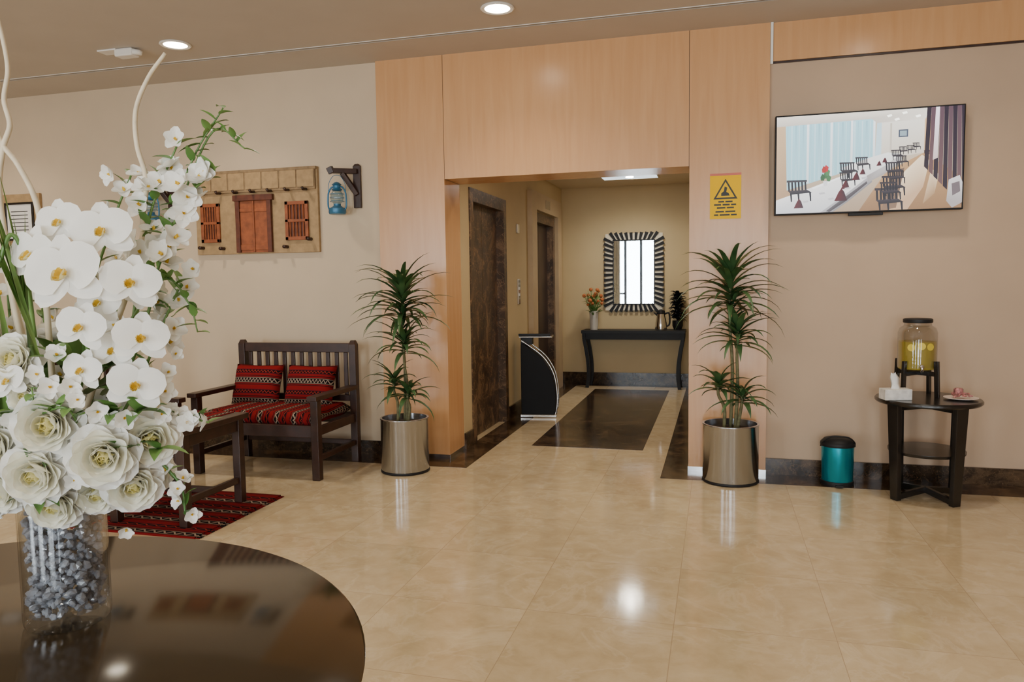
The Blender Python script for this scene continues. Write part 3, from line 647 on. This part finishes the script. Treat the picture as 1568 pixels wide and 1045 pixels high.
def sticks(a0,a1,b0,b1,n):
    for i in range(n):
        t=(i+.5)/n; A=Vector(a0).lerp(Vector(a1),t); Bq=Vector(b0).lerp(Vector(b1),t)
        L=(Vector(b1)-Vector(b0)).length/n; l=(Vector(a1)-Vector(a0)).length/n; dr=(Bq-A).normalized()
        addbeam(bk,A,Bq,.024,l*.5,.024,L*.6,up=Vector((0,1,0)).cross(dr))
sticks((-iw,-.02,ih),(iw,-.02,ih),(-mw+.05,-.02,mh),(mw-.05,-.02,mh),10)
sticks((-iw,-.02,-ih),(iw,-.02,-ih),(-mw+.05,-.02,-mh),(mw-.05,-.02,-mh),10)
sticks((-iw,-.02,-ih),(-iw,-.02,ih),(-mw,-.02,-mh+.04),(-mw,-.02,mh-.04),14)
sticks((iw,-.02,-ih),(iw,-.02,ih),(mw,-.02,-mh+.04),(mw,-.02,mh-.04),14)
finish('frame_black_rods',bk,M_blackm,e)
boxes('inner_bead',[((-iw-.012,-.035,-ih-.012),(-iw,-.02,ih+.012)),((iw,-.035,-ih-.012),(iw+.012,-.02,ih+.012)),((-iw,-.035,ih),(iw,-.02,ih+.012)),((-iw,-.035,-ih-.012),(iw,-.02,-ih))],M_blackm,e)
ZT=.787
e=empty('small_flower_vase',(-1.64,4.76,ZT))
lathe('vase',[(.001,0),(.05,0),(.055,.05),(.06,.20),(.07,.26),(.066,.26),(.05,.05),(.001,.02)],pmat('frosted_vase',(.50,.46,.40),rough=.25),e,cap=False,seg=24)
bm=bmesh.new(); bo=bmesh.new()
for i in range(40):
    a=random.uniform(0,6.28); r=random.uniform(.02,.14); h=random.uniform(.30,.56)
    addtube(bm,[(0,0,.2),(r*.5*math.cos(a),r*.5*math.sin(a),.3),(r*math.cos(a),r*math.sin(a),h)],.003,5)
    if i%2==0: bmesh.ops.create_icosphere(bo,subdivisions=2,radius=random.uniform(.018,.03),matrix=Matrix.Translation((r*math.cos(a),r*math.sin(a),h)))
    addleaf(bm,(r*.5*math.cos(a),r*.5*math.sin(a),h-.12),a,rad(40),.12,.035,rad(60))
finish('stems',bm,M_leaf2,e,True); finish('orange_blooms',bo,pmat('orange_petals',(.45,.13,.035),rough=.7,var=.6,scale=60),e,True)
e=empty('coffee_flask',(-.73,4.70,ZT))
lathe('body',[(.001,0),(.075,0),(.08,.02),(.075,.10),(.055,.19),(.05,.22),(.001,.22)],M_chrome,e,cap=False,seg=28)
lathe('lid',[(.052,.218),(.056,.225),(.05,.26),(.02,.275),(.001,.28)],M_blackm,e,cap=False,seg=28)
tube('handle',[(.05,0,.22),(.10,0,.23),(.115,0,.17),(.11,0,.08),(.075,0,.05)],.012,M_blackm,e)
tube('spout',[(-.045,0,.20),(-.08,0,.225),(-.095,0,.24)],.014,M_blackm,e,r2=.006)
e=empty('dark_foliage_ornament',(-.52,4.86,ZT)); bm=bmesh.new(); random.seed(5)
lathe('bowl',[(.001,0),(.05,0),(.07,.05),(.07,.12),(.001,.12)],M_blackm,e,cap=False,seg=24)
for i in range(160): addleaf(bm,(.0,0,.12+.0022*i),i*2.4,rad(random.uniform(0,60)),random.uniform(.10,.15),.06,rad(70))
for v in bm.verts: v.co.y=min(v.co.y,.12)
finish('leaves',bm,M_blackm,e,True)
e=empty('shoe_shine_machine',(-1.88,2.37,.003),rad(8))
prof=[(-.17,.03),(.19,.03),(.20,.10),(.20,.30),(.16,.48),(.06,.64),(-.10,.76),(-.15,.80),(-.17,.78)]
bm=bmesh.new(); addprism(bm,prof,lambda u,v,d:(u,d,v),-.11,.11); finish('body',bm,pmat('matte_black_panel',(.008,.008,.009),rough=.6,spec=.2),e,bevel=.006)
for s in(-1,1):
    tube('chrome_arc_%d'%(1 if s<0 else 2),[(.19,s*.115,.02),(.215,s*.115,.12),(.215,s*.115,.30),(.175,s*.115,.49),(.07,s*.115,.655),(-.09,s*.115,.78),(-.17,s*.115,.83)],.008,M_chrome,e)
box('base_plate',(-.18,-.13,0),(.21,.13,.03),M_chrome,e,.005)
boxes('top_tray',[((-.19,-.11,.855),(.17,.11,.875))],M_chrome,e,.006); box('tray_stem',(-.17,-.09,.78),(-.05,.09,.855),M_blackm,e)
box('handle_bar',(-.19,-.12,.875),(.15,-.10,.90),M_blackm,e,.004)

# ------------------------------------------------------------------ foreground round table
M_tabtop=pmat('dark_glass_top',(.034,.024,.013),rough=.11,var=.1,spec=.35)
M_rim=pmat('bronze_wood_rim',(.16,.085,.04),rough=.3,var=.25,scale=12)
TC=(-1.42,-4.68)
e=empty('round_table',(TC[0],TC[1],0)); R=.86
lathe('glass_top',[(.001,.738),(R-.02,.738),(R-.006,.741),(R,.747),(R-.005,.75),(.001,.75)],M_tabtop,e,seg=128,cap=False)
lathe('rim',[(.001,.68),(R-.07,.68),(R-.035,.70),(R-.012,.725),(R-.012,.738),(.001,.738)],M_rim,e,seg=128,cap=False)
lathe('pedestal',[(.36,0),(.36,.03),(.30,.05),(.12,.09),(.09,.2),(.09,.5),(.14,.62),(.22,.68),(.001,.68)],M_rim,e,seg=48,cap=False)

# ------------------------------------------------------------------ flower arrangement
random.seed(21)
fa=empty('white_flower_arrangement',(-1.33,-4.32,.7505),rad(15.2))   # local x = right, y = away, z = up
lathe('glass_vase',[(.001,.0),(.078,.0),(.082,.006),(.083,.02),(.083,.30),(.080,.30),(.079,.03),(.001,.024)],M_glass,fa,seg=48,cap=False)
m,nt,b=new_mat('crystal'); setp(b,Base_Color=(.44,.46,.52,1),Roughness=.08,Specular_IOR_Level=.9,Transmission_Weight=.3); M_cry=m
bm=bmesh.new()
for i in range(620):
    a=random.uniform(0,6.283); r=.069*math.sqrt(random.uniform(.25,1)); z=random.uniform(.03,.24)
    s=random.uniform(.006,.0105)
    M=Matrix.Translation((r*math.cos(a),r*math.sin(a),z))@Matrix.Rotation(random.uniform(0,6),4,(random.random(),random.random(),random.random()+.1))@Matrix.Diagonal((1,1.3,.8,1))
    bmesh.ops.create_icosphere(bm,subdivisions=1,radius=s,matrix=M)
for f in bm.faces: f.smooth=False
finish('crystals',bm,M_cry,fa)
def petm(name,c):
    m,nt,b=new_mat(name)
    tc=nt.nodes.new('ShaderNodeTexCoord'); no=nt.nodes.new('ShaderNodeTexNoise'); no.inputs['Scale'].default_value=30; nt.links.new(tc.outputs['Object'],no.inputs['Vector'])
    mr=nt.nodes.new('ShaderNodeMix'); mr.data_type='RGBA'; mr.inputs[6].default_value=(*[x*.95 for x in c],1); mr.inputs[7].default_value=(*c,1)
    nt.links.new(no.outputs['Fac'],mr.inputs[0]); nt.links.new(mr.outputs[2],b.inputs['Base Color']); setp(b,Roughness=.6,Specular_IOR_Level=.25)
    tr=nt.nodes.new('ShaderNodeBsdfTranslucent'); nt.links.new(mr.outputs[2],tr.inputs['Color'])
    mx=nt.nodes.new('ShaderNodeMixShader'); mx.inputs[0].default_value=.3; out=nt.nodes['Material Output']
    nt.links.new(b.outputs[0],mx.inputs[1]); nt.links.new(tr.outputs[0],mx.inputs[2]); nt.links.new(mx.outputs[0],out.inputs[0])
    return m
M_pet=petm('white_petal',(.95,.94,.89)); M_rosep=petm('ivory_rose_petal',(.95,.93,.80)); M_cream=petm('cream_petal',(.95,.89,.48)); M_yelc=petm('yellow_centre',(.85,.60,.07))
M_will=pmat('curly_willow',(.66,.56,.40),rough=.6,var=.1,scale=30); M_stem=leafm('stem_green',(.06,.15,.03),(.16,.28,.07),8)
B={k:bmesh.new() for k in('w','r','c','y','l','s')}
def petal(bm,M,L,W,cup,bend,n=6,base=.25,pw=.55):
    p=Vector((0,0,0)); a=0; prev=None
    for i in range(n+1):
        t=i/n; w=W*(base*(1-t)+ (math.sin(math.pi*min(1,t**.75*.97)))**pw*(1-base*(1-t)))
        if i==n: w=W*.3
        row=[]
        for s in(-1,-.5,0,.5,1):
            q=p+Vector((s*w/2,0,0))+Vector((0,-math.sin(a),math.cos(a)))*(cup*s*s*w)
            row.append(bm.verts.new(M@q))
        if prev:
            for k in range(4): bm.faces.new((prev[k],prev[k+1],row[k+1],row[k]))
        prev=row; p=p+Vector((0,math.cos(a),math.sin(a)))*L/n; a+=bend/n
def frame(p,d,roll=0):
    d=Vector(d).normalized(); q=d.to_track_quat('Z','Y').to_matrix().to_4x4()
    return Matrix.Translation(p)@q@Matrix.Rotation(roll,4,'Z')
RX=lambda a:Matrix.Rotation(a,4,'X'); RZ=lambda a:Matrix.Rotation(a,4,'Z')
def rose(p,d,s):
    F=frame(p,d,random.uniform(0,6))
    for k,(n,el,L,W,bd,key) in enumerate([(3,86,.36,.16,.5,'c'),(4,80,.38,.26,.6,'c'),(5,72,.42,.36,.6,'c'),(6,62,.45,.46,.55,'r'),(6,50,.50,.54,.4,'r'),(7,36,.54,.60,.15,'r'),(7,18,.56,.62,-.3,'w'),(6,0,.50,.60,-.5,'w')]):
        for i in range(n):
            M=F@RZ(2*math.pi*i/n+k*.5+random.uniform(-.12,.12))@Matrix.Translation((0,s*.018*k,0))@RX(rad(el+random.uniform(-6,6)))
            petal(B[key],M,s*L,s*W*1.1,.25,bd,n=5,base=.55,pw=.4)
def orchid(p,d,s,roll=0):
    F=frame(p,d,roll)
    for a in(0,125,-125): petal(B['w'],F@RZ(rad(a))@RX(rad(8)),s*.50,s*.36,.08,-.25)
    for a in(68,-68): petal(B['w'],F@Matrix.Translation((0,0,.004))@RZ(rad(a))@RX(rad(14)),s*.50,s*.58,.06,-.4,base=.15,pw=.45)
    for a in(180,150,-150): petal(B['y' if a==180 else 'c'],F@Matrix.Translation((0,0,.005))@RZ(rad(a))@RX(rad(45)),s*.22,s*.18,.5,.9,n=4)
    for a in(60,-60,0,120): petal(B['y'],F@Matrix.Translation((0,0,.006))@RZ(rad(a))@RX(rad(60)),s*.12,s*.11,.6,-.8,n=4)
def blossom(p,d,s,n=5):
    F=frame(p,d,random.uniform(0,6))
    for i in range(n): petal(B['w'],F@RZ(2*math.pi*i/n)@RX(rad(random.uniform(15,45))),s*.55,s*.5,.2,random.uniform(-.5,.6),n=4)
    for i in range(3): petal(B['y'],F@RZ(2.1*i)@RX(rad(70)),s*.22,s*.12,.3,.2,n=3)
def loc(px,py,dep=0):
    k=1+dep/1.6; h=.70+((968-py)/725-.70)*k
    return Vector(((px-784)/725*k+.939+.05*max(0,h),dep,h*(1-.035*max(0,h))))
cen=Vector((.02,0,.42))
def outd(p,front=.6): 
    v=(p-cen); v.y-=front*.35; return v
for px,py,dp,s in((80,658,-.17,.102),(160,706,-.17,.102),(62,732,-.17,.100),(88,780,-.12,.088),(203,752,-.12,.090),(228,682,-.12,.090),(30,560,-.14,.085),(0,690,-.12,.10),(12,755,-.10,.085),(-40,720,-.05,.10),(-60,620,-.05,.11),(228,735,-.08,.075),(-40,520,-.05,.10),(-15,770,-.06,.08),(150,765,-.10,.075),(45,615,-.15,.055)):
    p=loc(px,py,dp); rose(p,outd(p,.9),s)
for i in range(22):
    a=random.uniform(.0,math.pi); el_=random.uniform(-.25,1.0)
    p=cen+Vector((math.cos(a)*math.cos(el_)*.15,math.sin(a)*math.cos(el_)*.17,math.sin(el_)*.19)); p.z=max(p.z,.32); rose(p,p-cen,.09)
for px,py,dp,s,dx in((105,425,-.20,.150,-.1),(200,440,-.19,.108,.3),(160,360,-.17,.115,.1),(58,395,-.17,.115,-.4),(128,508,-.20,.095,.0),(215,526,-.18,.100,.4),(208,600,-.17,.105,.3),(98,345,-.15,.095,-.1),(155,470,-.16,.085,0),(175,545,-.16,.085,.1),(130,575,-.18,.08,-.1),(20,590,-.17,.075,-.2)):
    p=loc(px,py,dp); orchid(p,(dx,-1,.12),s,roll=random.uniform(-.25,.25))
for st in ([(0,0,.2),(.02,-.08,.55),(.05,-.15,.75),(.04,-.17,.80),(.02,-.18,.74)],[(0,0,.2),(.08,-.06,.45),(.14,-.12,.62),(.16,-.16,.55)]):
    addtube(B['s'],smoothpts(st,6),.004,6)
def spray(pts,n,s0,s1,jit=.02,leaf=True,start=.35):
    P=smoothpts(pts,8); addtube(B['s'],P,.004,6,.002); N=len(P)
    for i in range(n):
        t=start+(1-start)*i/max(1,n-1); q=P[min(N-1,int(t*(N-1)))]
        o=Vector((random.uniform(-1,1),random.uniform(-1,.6),random.uniform(-1,1)))*jit
        s=s0+(s1-s0)*i/max(1,n-1)
        blossom(q+o,(o.x*20+random.uniform(-.4,.4),-.8+random.uniform(-.5,.8),random.uniform(-.1,.8)),s)
        if leaf: addleaf(B['l'],q,random.uniform(0,6.28),rad(random.uniform(0,60)),s*.8,s*.4,rad(30),n=5)
T=lambda *a:tuple(loc(*a))
spray([(.02,0,.25),T(190,560,-.03),T(215,400,-.03),T(235,310,-.03),T(268,225,-.04)],15,.062,.048,.03)
spray([(.02,0,.25),T(210,540,-.05),T(245,400,-.06),T(282,310,-.07),T(322,268,-.08)],16,.062,.056,.028)
spray([(.0,0,.25),T(130,500,0),T(175,340,0),T(200,272,0)],9,.055,.045,.025)
spray([(.02,0,.25),T(200,620,-.04),T(250,500,-.04),T(275,440,-.04)],10,.055,.05,.028)
spray([(-.02,0,.25),(-.08,.0,.6),(-.10,.03,.78)],7,.06,.05,.03)
spray([(0,.02,.25),(.05,.12,.6),(.07,.14,.78)],10,.06,.05,.03)
spray([(0,.02,.25),(-.08,.12,.55),(-.12,.16,.7)],10,.06,.05,.03)
spray([(.02,0,.3),T(200,660,-.1),T(270,650,-.1),T(318,660,-.1)],5,.045,.042,.012,start=.6)
spray([(.02,0,.3),T(200,700,-.1),T(270,750,-.1),T(283,805,-.1)],6,.04,.036,.012,start=.6)
for px,py,dp,s in((192,826,-.12,.038),(272,650,-.1,.045),(266,552,-.1,.035),(110,600,-.19,.045),(120,690,-.19,.035),(115,745,-.17,.04),(250,610,-.12,.045),(25,650,-.17,.045),(80,600,-.19,.045),(60,580,-.18,.04),(90,550,-.18,.045),(255,580,-.12,.04),(120,620,-.2,.04),(190,650,-.18,.045),(245,645,-.14,.04),(150,640,-.18,.045),(170,655,-.17,.04)):
    p=loc(px,py,dp); blossom(p,outd(p),s)
def sprig(pts,n,L,W,start=.3):
    P=smoothpts(pts,8); addtube(B['s'],P,.003,5,.0015); N=len(P)
    for i in range(n):
        t=start+(1-start)*i/(n-1); q=P[min(N-1,int(t*(N-1)))]; addleaf(B['l'],q,i*2.5,rad(random.uniform(-30,60)),L*random.uniform(.7,1.1),W,rad(30),n=5)
sprig([(.05,0,.3),T(230,420,-.05),T(290,250,-.07),T(335,168,-.08)],22,.042,.018)
sprig([(.1,0,.6),T(260,340,-.05),T(320,205,-.07),T(368,232,-.08)],16,.033,.014,.5)
sprig([(.1,-.05,.5),T(240,440,-.07),T(285,470,-.08),T(300,518,-.08)],16,.036,.018,.3)
sprig([(.1,-.05,.3),T(110,640,-.19),T(60,640,-.19),T(50,600,-.19)],14,.036,.02,.3)
for i in range(60):
    a=random.uniform(0,6.28); el_=random.uniform(-.4,1.2)
    p=cen+Vector((math.cos(a)*math.cos(el_)*.10,math.sin(a)*math.cos(el_)*.10,math.sin(el_)*.15))
    addleaf(B['l'],p,a,el_*.8,random.uniform(.07,.12),random.uniform(.03,.05),rad(40),n=6)
for px,py in((118,700),(52,690),(190,705),(130,650),(175,640),(100,560),(240,700),(60,770),(35,640),(210,640)):
    p=loc(px,py,-.15)
    for k in range(4): addleaf(B['l'],p,rad(-90+random.uniform(-100,100)),rad(random.uniform(-10,50)),.065,.028,rad(40),n=5)
for i in range(16):
    x=random.uniform(-.12,-.02); addleaf(B['l'],(x,-.08+random.uniform(-.05,.05),.42),math.pi+random.uniform(-.6,.6),rad(random.uniform(68,88)),random.uniform(.35,.50),.016,rad(random.uniform(5,30)),n=9)
for i in range(12):
    p=loc(62-i*1.5,552,-.185+.004*i); addleaf(B['l'],p,math.pi+random.uniform(-.3,.3),rad(72+i*1.7),random.uniform(.22,.36),.013,rad(random.uniform(-5,20)),n=9)
bm=bmesh.new()
for i in range(18):
    a=random.uniform(0,6.28); addtube(bm,[(.03*math.cos(a),.03*math.sin(a),.20),(.055*math.cos(a+1),.055*math.sin(a+1),.36)],.004,6)
finish('lower_stems',bm,M_stem,fa,True)
finish('petals_white',B['w'],M_pet,fa,True); finish('petals_ivory',B['r'],M_rosep,fa,True); finish('petals_cream',B['c'],M_cream,fa,True); finish('petals_yellow',B['y'],M_yelc,fa,True)
finish('leaves',B['l'],M_leaf2,fa,True); finish('stems',B['s'],M_stem,fa,True)
bm=bmesh.new()
for pts in ([(205,420),(218,330),(222,275),(209,225),(207,170),(225,120),(250,82)],[(30,500),(15,380),(5,290),(12,225),(22,190),(14,150),(20,105),(14,60),(5,20)],[(70,420),(62,320),(35,255),(8,215),(0,170),(5,120),(-12,60)],[(10,400),(-10,300),(-30,200),(-15,100)]):
    P=smoothpts([(0.0,0,.3)]+[T(a,b,-.03) for a,b in pts],6); addtube(bm,P,.0065,8,.004)
finish('curly_willow_branches',bm,M_will,fa,True)

# ------------------------------------------------------------------ world + camera
w=bpy.data.worlds.new('World'); sc.world=w; w.use_nodes=True
w.node_tree.nodes['Background'].inputs[0].default_value=(.75,.87,1,1); w.node_tree.nodes['Background'].inputs[1].default_value=3.0
cam=bpy.data.cameras.new('Camera'); co=bpy.data.objects.new('Camera',cam); sc.collection.objects.link(co)
F=Vector((-0.2614,0.9609,-0.0768)).normalized()
Rv=Vector((0.9653,0.2659,-0.0147)); Rv=(Rv-Rv.dot(F)*F).normalized(); U=Rv.cross(F)
M=Matrix((Rv,U,-F)).transposed().to_4x4(); M.translation=Vector((0,-5.58,1.45)); co.matrix_world=M
cam.sensor_width=36; cam.lens=1160/1568*36; cam.clip_start=.05
sc.camera=co
